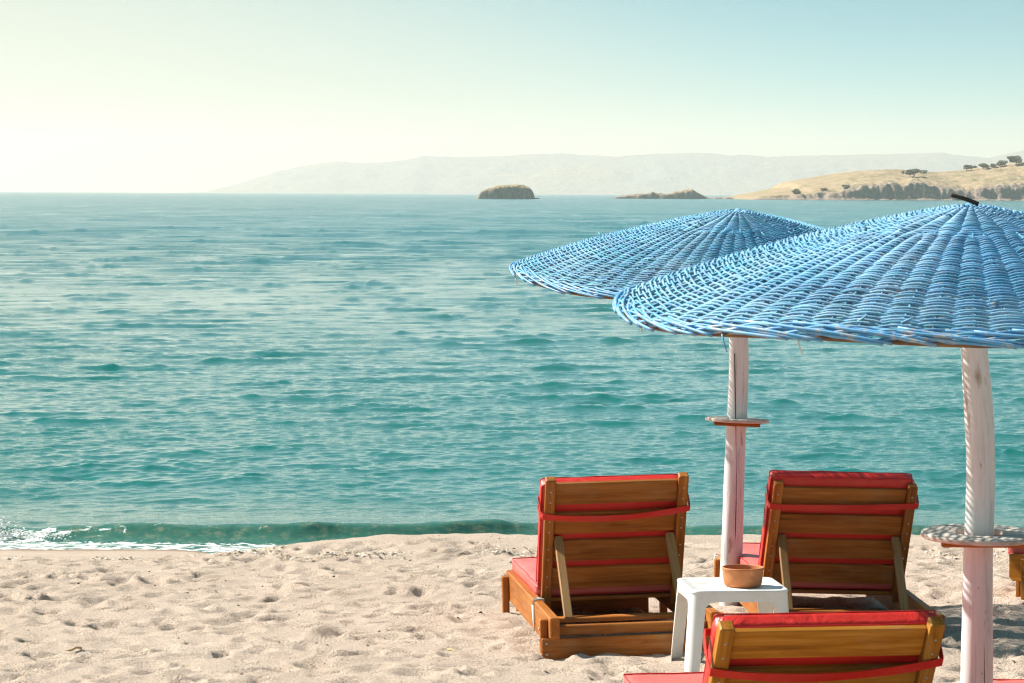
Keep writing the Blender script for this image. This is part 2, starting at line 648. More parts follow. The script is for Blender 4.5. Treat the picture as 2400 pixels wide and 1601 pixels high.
def add_dents(X, Y, Z):
    xs = X[0]; ys = Y[:, 0]
    for (cx, cy, r, asp, an, dep) in DENTS:
        R = r * 3
        j0, j1 = np.searchsorted(xs, [cx - R, cx + R]); i0, i1 = np.searchsorted(ys, [cy - R, cy + R])
        if j1 <= j0 or i1 <= i0: continue
        dx = X[i0:i1, j0:j1] - cx; dy = Y[i0:i1, j0:j1] - cy
        u = (dx * cos(an) + dy * sin(an)) / r; v = (-dx * sin(an) + dy * cos(an)) / (r * asp)
        q = u * u + v * v
        Z[i0:i1, j0:j1] += dep * (-np.exp(-q) + .42 * np.exp(-(np.sqrt(q) - 1.45) ** 2 / .22))
    return Z


def axis_lines(a, b, step, lo, hi, grow=1.25):
    core = list(np.arange(a, b + 1e-6, step))
    s = step; p = core[0]; left = []
    while p > lo:
        s *= grow; p -= s; left.append(p)
    s = step; p = core[-1]; right = []
    while p < hi:
        s *= grow; p += s; right.append(p)
    return np.array(left[::-1] + core + right)


xl = axis_lines(-3.9, 4.3, .0235, -120, 120)
yl = axis_lines(7.6, 20.6, .0235, -60, 60)
X, Y = np.meshgrid(xl, yl)
Z = add_dents(X, Y, sand_z(X, Y))
SX, SY, SZ = xl, yl, Z


def ground(x, y):
    """height of the finished sand at a point"""
    j = int(np.clip(np.searchsorted(SX, x), 1, len(SX) - 1)); i = int(np.clip(np.searchsorted(SY, y), 1, len(SY) - 1))
    return float(SZ[i, j])


me = mesh_data('sand_beach', np.stack([X, Y, Z], -1).reshape(-1, 3), grid_faces(len(yl), len(xl)), True)
fattr(me, 'wet', sstep(SEA_Z + .055, SEA_Z + .015, Z))
beach = link('sand_beach', me, SAND)
tag(beach, 'pale trampled sand beach sloping down to the sea', 'beach', kind='structure')

# ------------------------------------------------------------------ sea
K_PX = 2.65 * F_SRC * 1024 / 2400
px_rows = np.arange(K_PX / 19.4, K_PX / 520., -.46)
y1 = K_PX / px_rows
y2 = np.geomspace(y1[-1] * 1.03, 5700, 40)
yr = np.concatenate([y1, y2])
dY = np.gradient(yr)
ph = np.linspace(-radians(12.2), radians(12.2), 1000)
ph = np.concatenate([np.linspace(-radians(60), -radians(12.6), 40), ph, np.linspace(radians(12.6), radians(60), 40)])
Yw = np.repeat(yr[:, None], len(ph), 1)
Xw = yr[:, None] * np.tan(ph)[None, :]
H = np.zeros_like(Yw); DX = np.zeros_like(Yw); DYd = np.zeros_like(Yw)
NW = 150
grp = .40 + 2.2 * np.clip(fbm(Xw * 1.5, Yw * 1.25, 3, 77), 0, 1.) ** 1.15 + .5 * np.clip(fbm(Xw * .12, Yw * .07, 2, 79), -.3, 1)
near = .25 + .62 * sstep(21.0, 27, Yw) + .22 * sstep(27, 52, Yw)
for k in range(NW):
    lam = .12 * (290.0 / 1.0) ** (k / (NW - 1)) * RNG.uniform(.93, 1.07)
    spread = 42 if lam < .38 else 25
    th = radians(RNG.normal(16, spread))
    d = np.array([sin(th), -cos(th)])
    kk = 2 * pi / lam
    st = .031 if lam < .38 else (.019 if lam < .8 else (.0105 if lam < 1.8 else .020))
    a = st / kk
    w = sstep(1.2, 2.4, lam / dY)[:, None]
    if not w.any(): continue
    phs = kk * (d[0] * Xw + d[1] * Yw) + RNG.uniform(0, 2 * pi)
    amp = a * w * ((.55 + .35 * grp) if lam < .38 else grp if lam < 3 else .6 + .4 * grp) * near
    if lam > 2.2: amp = amp * sstep(15 + 10 * lam, 25 + 28 * lam, Yw)
    c = np.cos(phs); s = np.sin(phs)
    H += amp * c
    DX -= .95 * amp * d[0] * s; DYd -= .95 * amp * d[1] * s
# the small shore break
yc = 22.05 + .18 * np.sin(Xw * .9 + .6) + .12 * vnoise(Xw * 1.3, Xw * 0, 3)
hc = (.075 + .05 * sstep(-2.6, -1.4, Xw) - .035 * sstep(-.7, .3, Xw)) * np.clip(1 + .65 * fbm(Xw * 1.1, Xw * 0 + 4, 3, 8), .25, 2)
t = Yw - yc
wave = hc * np.where(t < 0, np.exp(-(t / .26) ** 2), np.exp(-(t / .75) ** 2)) - .025 * np.exp(-((t + .45) / .25) ** 2)
H += wave
DYd -= .10 * np.exp(-(t / .2) ** 2) * hc / .1
water_v = np.stack([Xw + DX, Yw + DYd, SEA_Z + H], -1)
me = mesh_data('sea', water_v.reshape(-1, 3), grid_faces(len(yr), len(ph)), True)
bed = shore_z(Xw, Yw)
fattr(me, 'far', sstep(40, 200, Yw))
fattr(me, 'shallow', np.clip(1 - sstep(22.2, 25.5, Yw) , 0, 1) * .8)
leftness = 1 - sstep(-2.2, -.9, Xw)
sw = sstep(.0, .28, -(t + .22))
fo = sw * (.27 + .27 * leftness)
fo = np.maximum(fo, .50 * np.exp(-((t + .15) / .16) ** 2) * (1 - sstep(-3.2, -2.5, Xw)))
fo = np.maximum(fo, .27 * np.exp(-((t + .12) / .2) ** 2) * leftness)
fo = np.maximum(fo, .62 * (1 - sstep(-3.6, -3.3, Xw)) * np.exp(-((t + .3) / .3) ** 2))
fattr(me, 'foam', np.where(Yw < 23.5, fo, 0))
sea = link('sea', me, WATER)
tag(sea, 'choppy turquoise sea stretching to the horizon', 'sea', kind='structure')

# spray and froth where the shore break topples at its left end
bm = bmesh.new()
for _ in range(450):
    u = random.random() ** 1.6
    x = -4.0 + u * .62 + random.gauss(0, .03)
    top = .14 * max(0, 1 - u * 1.9) ** 1.2 + .02 + .03 * max(0, float(vnoise(x * 9, 3.3, 6)))
    y = 21.75 + .12 * sin(x * .9 + .6) + random.gauss(0, .09)
    z = SEA_Z + random.random() ** 1.5 * top + .005
    r = random.uniform(.003, .013) * (1 - .4 * u)
    bmesh.ops.create_icosphere(bm, subdivisions=1, radius=r, matrix=Matrix.Translation((x, y, z)) @ Matrix.Diagonal((1.3, 1, .8, 1)))
for f_ in bm.faces: f_.smooth = True
me = bpy.data.meshes.new('foam'); bm.to_mesh(me); bm.free()
tag(link('foam', me, FOAM), 'white froth of the small wave breaking on the sand', 'foam', kind='stuff')


# ------------------------------------------------------------------ far land
def interp(pts, x):
    p = np.array(pts, float)
    return np.interp(x, p[:, 0], p[:, 1])


def land(name, xs, ys, Z, rock, mat, label, cat):
    X, Y = np.meshgrid(xs, ys)
    me = mesh_data(name, np.stack([X, Y, Z], -1).reshape(-1, 3), grid_faces(len(ys), len(xs)), True)
    fattr(me, 'rock', rock)
    o = link(name, me, mat)
    tag(o, label, cat, kind='structure')
    return o


def slope_rock(Z, xs, ys):
    gy, gx = np.gradient(Z, ys, xs)
    return np.sqrt(gx ** 2 + gy ** 2)


# headland
ridge = [(100, -3), (112, -1.5), (118, .2), (124.6, 1.6), (133.7, 3.4), (145, 5.5), (148, 8.2), (154, 9.6), (166, 11.7), (177, 13.6), (189, 14.8), (202, 15.4), (212, 14.6), (223, 14.0), (241, 15.0), (257, 17.), (269, 18.8), (300, 23), (380, 30), (480, 26)]
xs = np.concatenate([np.arange(96, 282, .55), np.geomspace(282.6, 480, 60)])
ys = np.concatenate([np.arange(1330, 1505, .75), np.geomspace(1506, 1800, 30)])
X, Y = np.meshgrid(xs, ys)
shoreY = 1362 + .36 * (X - 118) + 7 * fbm(X * .035, X * 0, 3, 51) + 3.2 * fbm(X * .16, X * 0, 3, 61)
dist = Y - shoreY
top = interp(ridge, X * 1500 / 1500)
cliff_h = np.clip(interp([(100, 0), (118, .8), (140, 2.0), (158, 2.4), (170, 5.6), (195, 6.4), (212, 4.6), (225, 3.0), (240, 5.2), (262, 6.6), (300, 8), (480, 9)], X) * (1 + .35 * fbm(X * .12, Y * .05, 3, 71)), 0, None)
t1 = sstep(0, 7, dist + 2.2 * fbm(X * .33, Y * .33, 3, 81))
rise = np.clip(dist / (1502 - shoreY), 0, 1)
Zh = -3 + 3.2 * sstep(-9, 0, dist) + cliff_h * t1 + (top - cliff_h) * np.clip(rise, 0, 1) ** .8 * t1
Zh = np.where(top < .3, np.minimum(Zh, top + .2), Zh)
back = sstep(1560, 1780, Y)
Zh = Zh * (1 - back) + (-3) * back
rk = np.exp(-(np.clip(dist - 3, 0, None) / 11) ** 2) * np.clip(cliff_h / 3.2, 0, 1)
Zh = Zh + (.55 + 1.4 * rk) * .8 * fbm(X * .30, Y * .30, 4, 91, .6) * sstep(-3, 4, dist) * np.clip(top / 6, .15, 1)
Zh += sstep(235, 262, X) * .9 * np.clip(fbm(X * .25, Y * .25, 3, 95), 0, 1) * sstep(0, 10, dist)
rock = .85 * rk + .55 * sstep(1.2, 2.4, slope_rock(Zh, xs, ys)) + .35 * sstep(232, 256, X) * sstep(.45, .9, rise) + .5 * np.exp(-(dist / 4) ** 2)
rock *= np.where(X > 150, 1, .9)
headland = land('headland', xs, ys, Zh, rock, LAND, 'dry grassy headland with brown rock cliffs at its foot', 'headland')


def blob_land(name, cx, cy, sx, sy, prof, rough, label, grassy):
    xs = np.linspace(cx - sx, cx + sx, 110); ys = np.linspace(cy - sy, cy + sy, 60)
    X, Y = np.meshgrid(xs, ys)
    top = interp(prof, X)
    v = np.abs(Y - cy) / sy
    cs = 1 - sstep(.62, .98, v + .10 * fbm(X * .25, Y * .25, 2, 5))
    Z = -3 + (top + 3) * cs
    Z = Z - .9 * v ** 2 * np.clip(top, 0, 9) * .30 * cs
    Z += rough * fbm(X * .42, Y * .42, 4, 13, .62) * sstep(-3, 0, Z)
    sl = slope_rock(Z, xs, ys)
    rk = np.clip(.30 + .5 * sstep(.5, 1.4, sl) + .45 * (1 - sstep(1.0, 4.2, Z)) - grassy * sstep(3.2, 5.4, Z), 0, 1.2)
    return land(name, xs, ys, Z, rk, LAND, label, 'islet')


k = 1300 / 1500
blob_land('rocky_islet', -2.9, 1300, 15.5, 10, [(a * k, b * k) for a, b in [(-21.5, -3), (-20.5, -.6), (-19, -.5), (-18.4, .6), (-17.4, 2.2), (-15.6, 3.7), (-12.6, 5.0), (-8.5, 6.0), (-3, 6.7), (2, 6.9), (5.5, 6.5), (8.4, 5.4), (10.2, 3.8), (11.2, 1.6), (11.8, -.4), (14.5, -.6), (15.5, -3)]], .7, 'round-topped brown islet alone in the sea with grass on its crown', .75)
blob_land('low_rock_ridge', 84, 1500, 36, 9, [(48, -3), (52, -.4), (54.6, .1), (60.3, 1.2), (67.2, 1.9), (72.3, 2.2), (72.9, 3.4), (74.1, 2.6), (81.0, 1.9), (85.6, 3.2), (92.4, 4.3), (94.5, 4.6), (95.2, 4.1), (97.0, 2.6), (102.1, .2), (105, -.3), (108.5, .4), (111, -.3), (114, .5), (116, -.2), (119, .2), (120, -3)], .8, 'low jagged rock ridge rising from the sea off the headland tip', .25)

# distant mountains
mt = [(-1400, -40), (-1180, -12), (-1081, 1), (-1005, 18), (-943, 38), (-882, 57), (-821, 78), (-729, 95), (-622, 111), (-577, 107), (-485, 106), (-378, 115), (-317, 131), (-210, 128), (-42, 132), (80, 140), (172, 142), (279, 135), (371, 132), (493, 142), (615, 147), (707, 145), (768, 137), (829, 141), (890, 133), (1028, 138), (1257, 143), (1410, 149), (1501, 151), (1609, 138), (1670, 132), (1715, 143), (1793, 160), (2000, 185), (2600, 150), (3600, 170)]
xs = np.arange(-1450, 3400, 9.)
ys = np.linspace(9300, 10600, 80)
X, Y = np.meshgrid(xs, ys)
top = interp(mt, X)
u = (Y - 9300) / 700
pr = np.where(u < 1, np.clip(u, 0, 1) ** .75, 1 - .6 * sstep(1, 1.86, u))
Zm = -22 + (top + 22) * pr + np.sin(np.clip(u, 0, 1) * pi) * 16 * fbm(X * .012, Y * .006, 4, 101) + 2.0 * fbm(X * .03, X * 0, 3, 111)
land('distant_mountains', xs, ys, Zm, .25 + .5 * np.clip(fbm(X * .01, Y * .01, 3, 121), 0, 1), HILL, 'long pale mountain range faded by haze across the bay', 'mountains')


def hill_z(x, y):
    hx = np.concatenate([np.arange(96, 282, .55), np.geomspace(282.6, 480, 60)]); hy = np.concatenate([np.arange(1330, 1505, .75), np.geomspace(1506, 1800, 30)])
    return float(Zh[np.searchsorted(hy, y), np.searchsorted(hx, x)])


def crown_mesh(name, w, h, n, leaf):
    """loose clumps of leaf-sized faces"""
    cl = [(random.gauss(0, w * .28), random.gauss(0, w * .28), random.uniform(-.25, .4) * h, random.uniform(.22, .42) * w) for _ in range(9)]
    V = []; Fc = []
    for _ in range(n):
        c = random.choice(cl)
        d = Vector((random.gauss(0, 1), random.gauss(0, 1), random.gauss(0, 1))).normalized() * (random.random() ** .4)
        p = Vector((c[0], c[1], c[2])) + Vector((d.x * c[3], d.y * c[3], d.z * c[3] * h / w))
        a = Vector((random.gauss(0, 1), random.gauss(0, 1), random.gauss(0, 1))).normalized() * leaf
        b = a.orthogonal().normalized() * leaf * random.uniform(.5, .9)
        i = len(V)
        V += [p + a, p + b, p - a, p - b]
        Fc.append((i, i + 1, i + 2, i + 3))
    return mesh_data(name, [tuple(v) for v in V], Fc)


def tree(name, x, y, w, h, trunk, label, cat, group=None):
    e = empty(name, (x, y, hill_z(x, y) - .1))
    tag(e, label, cat, group)
    if trunk > 0:
        tp = [(0, 0, 0), (.1 * w, .05, trunk * .6), (.05 * w, 0, trunk * 1.1)]
        o = tube_obj('trunk', tp, [.05 * w, .035 * w, .02 * w], BARK, e, 6)
    c = link('crown', crown_mesh('crown', w, h, 700, .09 * w), LEAF, e)
    c.location = (0, 0, trunk + h * .40)
    return e


tree('tree', 203.5, 1448, 7.4, 2.4, 1.6, 'lone wide low tree on the grassy slope above the cliffs', 'tree')
for (x, w, h, tr, lab) in [(241, 5.0, 2.0, 1.0, 'flat-crowned tree, the one nearest the cape of the trees along the headland crest'),
                           (247, 5.6, 1.9, .9, 'broad dark tree between its neighbours along the headland crest'),
                           (252.5, 3.6, 1.6, .7, 'smallest rounded tree in the row along the headland crest'),
                           (257.5, 4.8, 2.2, 1.0, 'leafy tree beside the tallest tree along the headland crest'),
                           (264.5, 7.0, 3.2, 1.6, 'tallest spreading tree at the inland end of the headland crest')]:
    tree('tree', x, 1500, w, h, tr, lab, 'tree', 'trees along the headland crest')
for (x, y, w, lab) in [(137.5, 1383, 4.0, 'large round bush low on the tip of the headland near the water'),
                       (151.5, 1388, 2.6, 'small bush low on the headland in the middle of three'),
                       (162.5, 1392, 3.4, 'round bush low on the headland just before the tall cliffs')]:
    tree('bush', x, y, w, w * .62, .0, lab, 'bush', 'bushes low on the headland')


# ------------------------------------------------------------------ parasols
def lathe_tube_with_grain(path, rad, sides, name, mat, parent, lump=.0, seed=0):
    p = np.asarray(path, float)
    n = len(p)
    th = np.arange(sides) * 2 * pi / sides
    T, S = np.meshgrid(th, np.arange(n))
    r = np.asarray(rad)[:, None] * (1 + lump * fbm(np.cos(T) * 1.2 + 5 + p[:, 2:3] * 2.2, np.sin(T) * 1.2 + p[:, 2:3] * 1.4, 3, seed))
    V = np.stack([p[:, 0:1] + r * np.cos(T), p[:, 1:2] + r * np.sin(T), np.repeat(p[:, 2:3], sides, 1)], -1).reshape(-1, 3)
    me = mesh_data(name, V, grid_faces(n, sides, True), True)
    g = np.stack([V[:, 2], (r * np.cos(T)).ravel(), (r * np.sin(T)).ravel()], -1) + np.array([seed * 3.1, 0, 0])
    vattr(me, 'grain', g)
    return link(name, me, mat, parent)


def half_disc(name, R, r, th0, th1, zt, th, mat, parent):
    """one plank half of a round shelf with a hole for the pole"""
    n = 26
    a = np.linspace(th0, th1, n)
    ring = lambda rr, z: np.stack([rr * np.cos(a), rr * np.sin(a), np.full(n, z)], -1)
    e = .004
    loops = [ring(r, zt), ring(R - e, zt), ring(R, zt - e), ring(R, zt - th + e), ring(R - e, zt - th), ring(r, zt - th)]
    V = np.concatenate(loops)
    Fs = []
    L = len(loops)
    for k in range(L):
        k2 = (k + 1) % L
        for i in range(n - 1):
            Fs.append((k * n + i, k * n + i + 1, k2 * n + i + 1, k2 * n + i))
    Fs.append(tuple(k * n for k in range(L)))
    Fs.append(tuple(k * n + n - 1 for k in range(L))[::-1])
    me = mesh_data(name, V, Fs)
    bmx = bmesh.new(); bmx.from_mesh(me); bmesh.ops.recalc_face_normals(bmx, faces=bmx.faces); bmx.to_mesh(me); bmx.free()
    vattr(me, 'grain', V[:, [0, 1, 2]] * np.array([1, 1, 1]) + random.uniform(0, 9))
    return link(name, me, mat, parent)


def parasol(base, pole_pts, pole_r, apex, R, H, tilt_dir, tilt, shelf_z, shelf_R, shelf_tilt, mats, label, rows, seed, stub, batten_yaw, lobe):
    rs = random.Random(seed)
    root = empty('parasol', base)
    tag(root, label, 'parasol', 'blue wicker parasols on the beach')
    b = np.array(base)
    pp = np.array(pole_pts, float)
    zz = np.linspace(pp[0, 2], pp[-1, 2], 60)
    path = np.stack([np.interp(zz, pp[:, 2], pp[:, 0]), np.interp(zz, pp[:, 2], pp[:, 1]), zz], -1)
    ker = np.ones(9) / 9
    for c in (0, 1):
        path[:, c] = np.convolve(np.pad(path[:, c], 4, 'edge'), ker, 'valid')
    rad = np.interp(zz, pp[:, 2], pole_r)
    lathe_tube_with_grain(path - b, rad, 28, 'pole', WHITEWASH, root, .10, seed)
    # shelf
    sx = np.interp(shelf_z, zz, path[:, 0]); sy = np.interp(shelf_z, zz, path[:, 1])
    sh = empty('shelf', (sx - b[0], sy - b[1], shelf_z - b[2]), root)
    sh.rotation_euler = shelf_tilt
    hole = shelf_R * .415 if shelf_R > .19 else shelf_R * .36
    half_disc('plank', shelf_R, hole, -.62, -.62 + pi - .008, 0, .018, SHELF, sh)
    half_disc('plank', shelf_R * .995, hole, -.62 + pi, -.62 + 2 * pi - .008, -.001, .018, SHELF, sh)
    for s in (-1, 1):
        board('batten', (shelf_R * 1.42, .03, .02), (-s * sin(batten_yaw) * .075, s * cos(batten_yaw) * .075, -.030), WOOD, sh, (0, 0, batten_yaw), .002)
    # canopy
    can = empty('canopy', (apex[0] - b[0], apex[1] - b[1], apex[2] - b[2]), root)
    can.rotation_mode = 'AXIS_ANGLE'
    can.rotation_axis_angle = (tilt, *tilt_dir)
    a1 = .17 * H / .367; a2 = .11 * H / .367 * (1.21 / R)
    zf = lambda r: -(a1 * r + a2 * r * r)
    slope = lambda r: a1 + 2 * a2 * r
    N = 64
    wob = lambda th, r: lobe * (r / R) ** 2 * np.sin(3 * th - 1.309) + .005 * r * np.sin(4 * th + seed) + .010 * r * np.sin(5 * th + 2.1 * seed) 
    # radial stakes
    for i in range(N):
        if i % 2 == 0: r0 = .03
        else: r0 = .40 + rs.uniform(-.05, .05)
        th = (i + .5) * 2 * pi / N + rs.uniform(-.008, .008)
        r = np.linspace(r0, R - .02, 14)
        P = np.stack([r * cos(th), r * sin(th), zf(r) + wob(th, r)], -1)
        tube_obj('stake', P, np.full(14, .0062), mats[1], can, 5)
    # woven rows, each ring over one stake and under the next
    r = .055
    k = 0
    rr_list = []
    while r < R - .012:
        rr_list.append(r)
        r += rows * (1.0 if r > .42 else .93) * rs.uniform(.86, 1.14)
    for k, r in enumerate(rr_list):
        pts = N * 4
        th = np.arange(pts) * 2 * pi / pts
        phase = (.5 * 2 * pi / N)                       # stake at (i+.5)*2pi/N
        sg = pi * (k % 2)
        t_in = float(sstep(.34, .50, r))
        shp = lambda w_: np.sign(w_) * np.abs(w_) ** .8
        amp = min(.0080, .22 * r)
        nrm = amp * ((1 - t_in) * shp(np.cos((th - phase) * N / 4 + sg)) + t_in * shp(np.cos((th - phase) * N / 2 + sg)))
        jr = .0040 * np.interp(th, np.linspace(0, 2 * pi, 40), np.r_[[0], [rs.gauss(0, 1) for _ in range(38)], [0]])
        s = slope(r); cs = 1 / sqrt(1 + s * s); sn = s * cs
        rad_ = r + jr + nrm * sn
        z = zf(r + jr) + nrm * cs + wob(th, r)
        P = np.stack([rad_ * np.cos(th), rad_ * np.sin(th), z], -1)
        rad_s = .0039 + .0009 * rs.random()
        mat = mats[0] if rs.random() < .72 else mats[1]
        tube_obj('wicker_strand', P, rad_s, mat, can, 5, True)
    # rim hoop under the edge and braided border
    th = np.arange(96) * 2 * pi / 96
    Rh = R - .018
    hoop = np.stack([Rh * np.cos(th), Rh * np.sin(th), zf(Rh) + wob(th, Rh) - .030], -1)
    tube_obj('rim_hoop', hoop, .010, HOOP, can, 6, True)
    for i in range(N):
        th0 = (i + .5) * 2 * pi / N
        span = rs.uniform(.34, .50)
        u = np.linspace(0, 1, 12)
        th = th0 + u * span
        rr = R - .035 + .048 * np.sin(u * pi * .60) + rs.uniform(-.003, .003)
        up_ = .017 * np.sin(u * pi * 1.0) * (1 if i % 2 else .4) - .030 * u + .004 + rs.uniform(-.003, .003)
        P = np.stack([rr * np.cos(th), rr * np.sin(th), zf(np.minimum(rr, R)) + wob(th, rr) + up_], -1)
        tube_obj('border_strand', P, .0056, BORDER, can, 5)
    for q_ in range(3):
        th = np.arange(256) * 2 * pi / 256
        ph_ = th * 21 + q_ * 2 * pi / 3
        rr = R - .008 + .010 * np.cos(ph_)
        P = np.stack([rr * np.cos(th), rr * np.sin(th), zf(R) + wob(th, R) - .006 + .011 * np.sin(ph_)], -1)
        tube_obj('border_strand', P, .0050, BORDER, can, 5, True)
    # loose ends
    for i in range(5):
        th = rs.uniform(0, 2 * pi); L = rs.uniform(.03, .07)
        p0 = np.array([R * cos(th), R * sin(th), zf(R) + float(wob(th, R)) - .01])
        P = np.array([p0, p0 + [L * .3 * cos(th + 1), L * .3 * sin(th + 1), -L * .4], p0 + [L * .4 * cos(th + 1.5), L * .4 * sin(th + 1.5), -L]])
        tube_obj('loose_end', P, [.004, .003, .002], STRING if i else BORDER, can, 5)
    # broken ends standing out of the weave
    for i in range(14):
        th = rs.uniform(0, 2 * pi); r_ = rs.uniform(.25, R - .05); L = rs.uniform(.03, .06); d_ = rs.choice((-1, 1))
        z_ = zf(r_) + float(wob(th, r_))
        P = np.array([[r_ * cos(th), r_ * sin(th), z_ + .006], [r_ * cos(th + d_ * L * .5 / r_), r_ * sin(th + d_ * L * .5 / r_), z_ + .016], [(r_ + .01) * cos(th + d_ * L / r_), (r_ + .01) * sin(th + d_ * L / r_), z_ + .017 + rs.uniform(0, .012)]])
        tube_obj('loose_end', P, [.0045, .004, .0032], mats[i % 2], can, 5)
    # rafters and hub carrying the wicker
    for i in range(8):
        th = i * pi / 4 + .2
        r = np.linspace(.04, R - .03, 8)
        P = np.stack([r * cos(th), r * sin(th), zf(r) + wob(th, r) - .034], -1)
        tube_obj('rafter', P, .013, HOOP, can, 6)
    u = np.linspace(0, 1, 6)
    tube_obj('hub', np.stack([0 * u, 0 * u, -.10 + .11 * u], -1), [.045, .05, .05, .045, .035, .012], mats[1], can, 10)
    if stub:
        tube_obj('top_stub', np.array([[.02, -.02, .005], [-.02, -.03, .02], [-.075, -.04, .036]]), .008, CRACK, can, 6)
    return root


def crack_line(parent, pts, rad, base):
    P = np.array(pts) - np.array(base)
    tube_obj('crack', P, rad, CRACK, parent, 4)


bF = (1.602, 9.7, ground(1.602, 9.7))
pF = [(1.602, 9.7, bF[2] - .4), (1.602, 9.7, .526), (1.601, 9.7, .779), (1.602, 9.7, .974), (1.606, 9.7, 1.095), (1.609, 9.7, 1.229), (1.604, 9.7, 1.379), (1.594, 9.7, 1.528), (1.574, 9.7, 1.677), (1.562, 9.7, 2.10)]
front = parasol(bF, pF, [.054, .0535, .052, .0505, .049, .049, .049, .049, .046, .044], (1.562, 9.7, 2.166), 1.199, .355, (1, 0, 0), radians(1.7), 1.047, .200, (radians(1.8), radians(.4), 0), (WICKER, WICKER_B), 'blue woven wicker parasol with large round shelf ring beside the empty patch behind the stool', .0101, 3, True, .02, .017)
bR = (1.196, 15.4, ground(1.196, 15.4))
pR = [(1.19, 15.4, bR[2] - .4), (1.194, 15.4, -.05), (1.201, 15.4, .272), (1.206, 15.4, .51), (1.216, 15.4, .748), (1.223, 15.4, .997), (1.235, 15.4, 1.199), (1.227, 15.4, 1.411), (1.22, 15.4, 2.05)]
rear = parasol(bR, pR, [.058, .0566, .0566, .0554, .0542, .0542, .0542, .0542, .05], (1.22, 15.4, 2.112), 1.216, .345, (.97, .25, 0), radians(4.6), .985, .174, (radians(-1.6), radians(2.2), 0), (WICKER_B, WICKER), 'blue woven wicker parasol standing between the two loungers facing the water', .0105, 5, False, -.05, .010)
front['label'] = 'blue woven wicker parasol with a holed shelf and a dark stub on top'
rear['label'] = 'blue woven wicker parasol whose cracked white pole rises behind the white stool'
crack_line(rear, [(1.204 + .012 * sin(z * 3) + .02 * (z - .3) * .4, 15.4 - .0555, z) for z in np.linspace(.25, 1.34, 16)], .0026, bR)
crack_line(front, [(1.618 + .006 * sin(z * 5), 9.7 - .0500, z) for z in np.linspace(.45, .96, 10)], .0012, bF)


# ------------------------------------------------------------------ loungers
def cushion(name, hx, hy, hz, parent, loc, rot=(0, 0, 0), mat=None):
    bm = rounded_slab(hx, hy, hz, min(.022, hz * .8), .10, 16)
    me = bpy.data.meshes.new(name)
    bm.to_mesh(me); bm.free()
    # slow sag and creases
    co = np.array([v.co[:] for v in me.vertices])
    co[:, 2] += .004 * fbm(co[:, 0] * 5 + random.uniform(0, 9), co[:, 1] * 5, 3, 7) * (np.abs(co[:, 2]) / hz)
    co[:, 0] += .004 * fbm(co[:, 1] * 6, co[:, 2] * 3 + 3, 2, 9)
    me.vertices.foreach_set('co', co.astype(np.float32).ravel())
    o = link(name, me, mat or RED, parent)
    o.location = loc; o.rotation_euler = rot
    for s in (-1, 1):
        e = .013
        x0, y0 = hx - .004, hy - .004
        q = []
        for (cx_, cy_, a0) in ((x0 - e, y0 - e, 0), (-x0 + e, y0 - e, pi / 2), (-x0 + e, -y0 + e, pi), (x0 - e, -y0 + e, 1.5 * pi)):
            for a in np.linspace(a0, a0 + pi / 2, 4):
                q.append((cx_ + e * cos(a), cy_ + e * sin(a), s * hz * .86))
        P = []
        for i in range(len(q)):
            A = np.array(q[i]); B = np.array(q[(i + 1) % len(q)])
            nseg = 8 if np.linalg.norm(B - A) > .1 else 1
            for j in range(nseg):
                c = A + (B - A) * j / nseg
                P.append(c + [.002 * random.uniform(-1, 1), .002 * random.uniform(-1, 1), .002 * random.uniform(-1, 1)])
        tube_obj('piping', P, .0032, PIPING, o, 5, True)
    return o


def rail(xc, th, L, zt, rh, wood, parent):
    """deep side rail, cut back underneath where it overhangs the cross board"""
    prof = [(0, zt), (0, zt - rh + .012), (.012, zt - rh), (.055, zt - rh), (.075, zt - rh - .006), (.092, zt - rh - .03), (.10, zt - .15), (L - .02, zt - .15), (L, zt - .13), (L, zt)]
    bm = bmesh.new()
    a = [bm.verts.new((-th / 2, y, z)) for y, z in prof]
    b = [bm.verts.new((th / 2, y, z)) for y, z in prof]
    n = len(prof)
    bm.faces.new(a); bm.faces.new(b[::-1])
    for i in range(n):
        j = (i + 1) % n
        bm.faces.new((a[j], a[i], b[i], b[j]))
    bmesh.ops.recalc_face_normals(bm, faces=bm.faces)
    bmesh.ops.bevel(bm, geom=[e for e in bm.edges if len(e.link_faces) == 2 and e.calc_face_angle(0) > .9], offset=.005, segments=1, affect='EDGES')
    me = bpy.data.meshes.new('side_rail'); bm.to_mesh(me); bm.free()
    co = np.array([v.co[:] for v in me.vertices])[:, [1, 2, 0]] + np.array([random.uniform(0, 40), random.uniform(0, 3), 0])
    vattr(me, 'grain', co)
    o = link('side_rail', me, wood, parent)
    o.location = (xc, 0, 0)
    return o


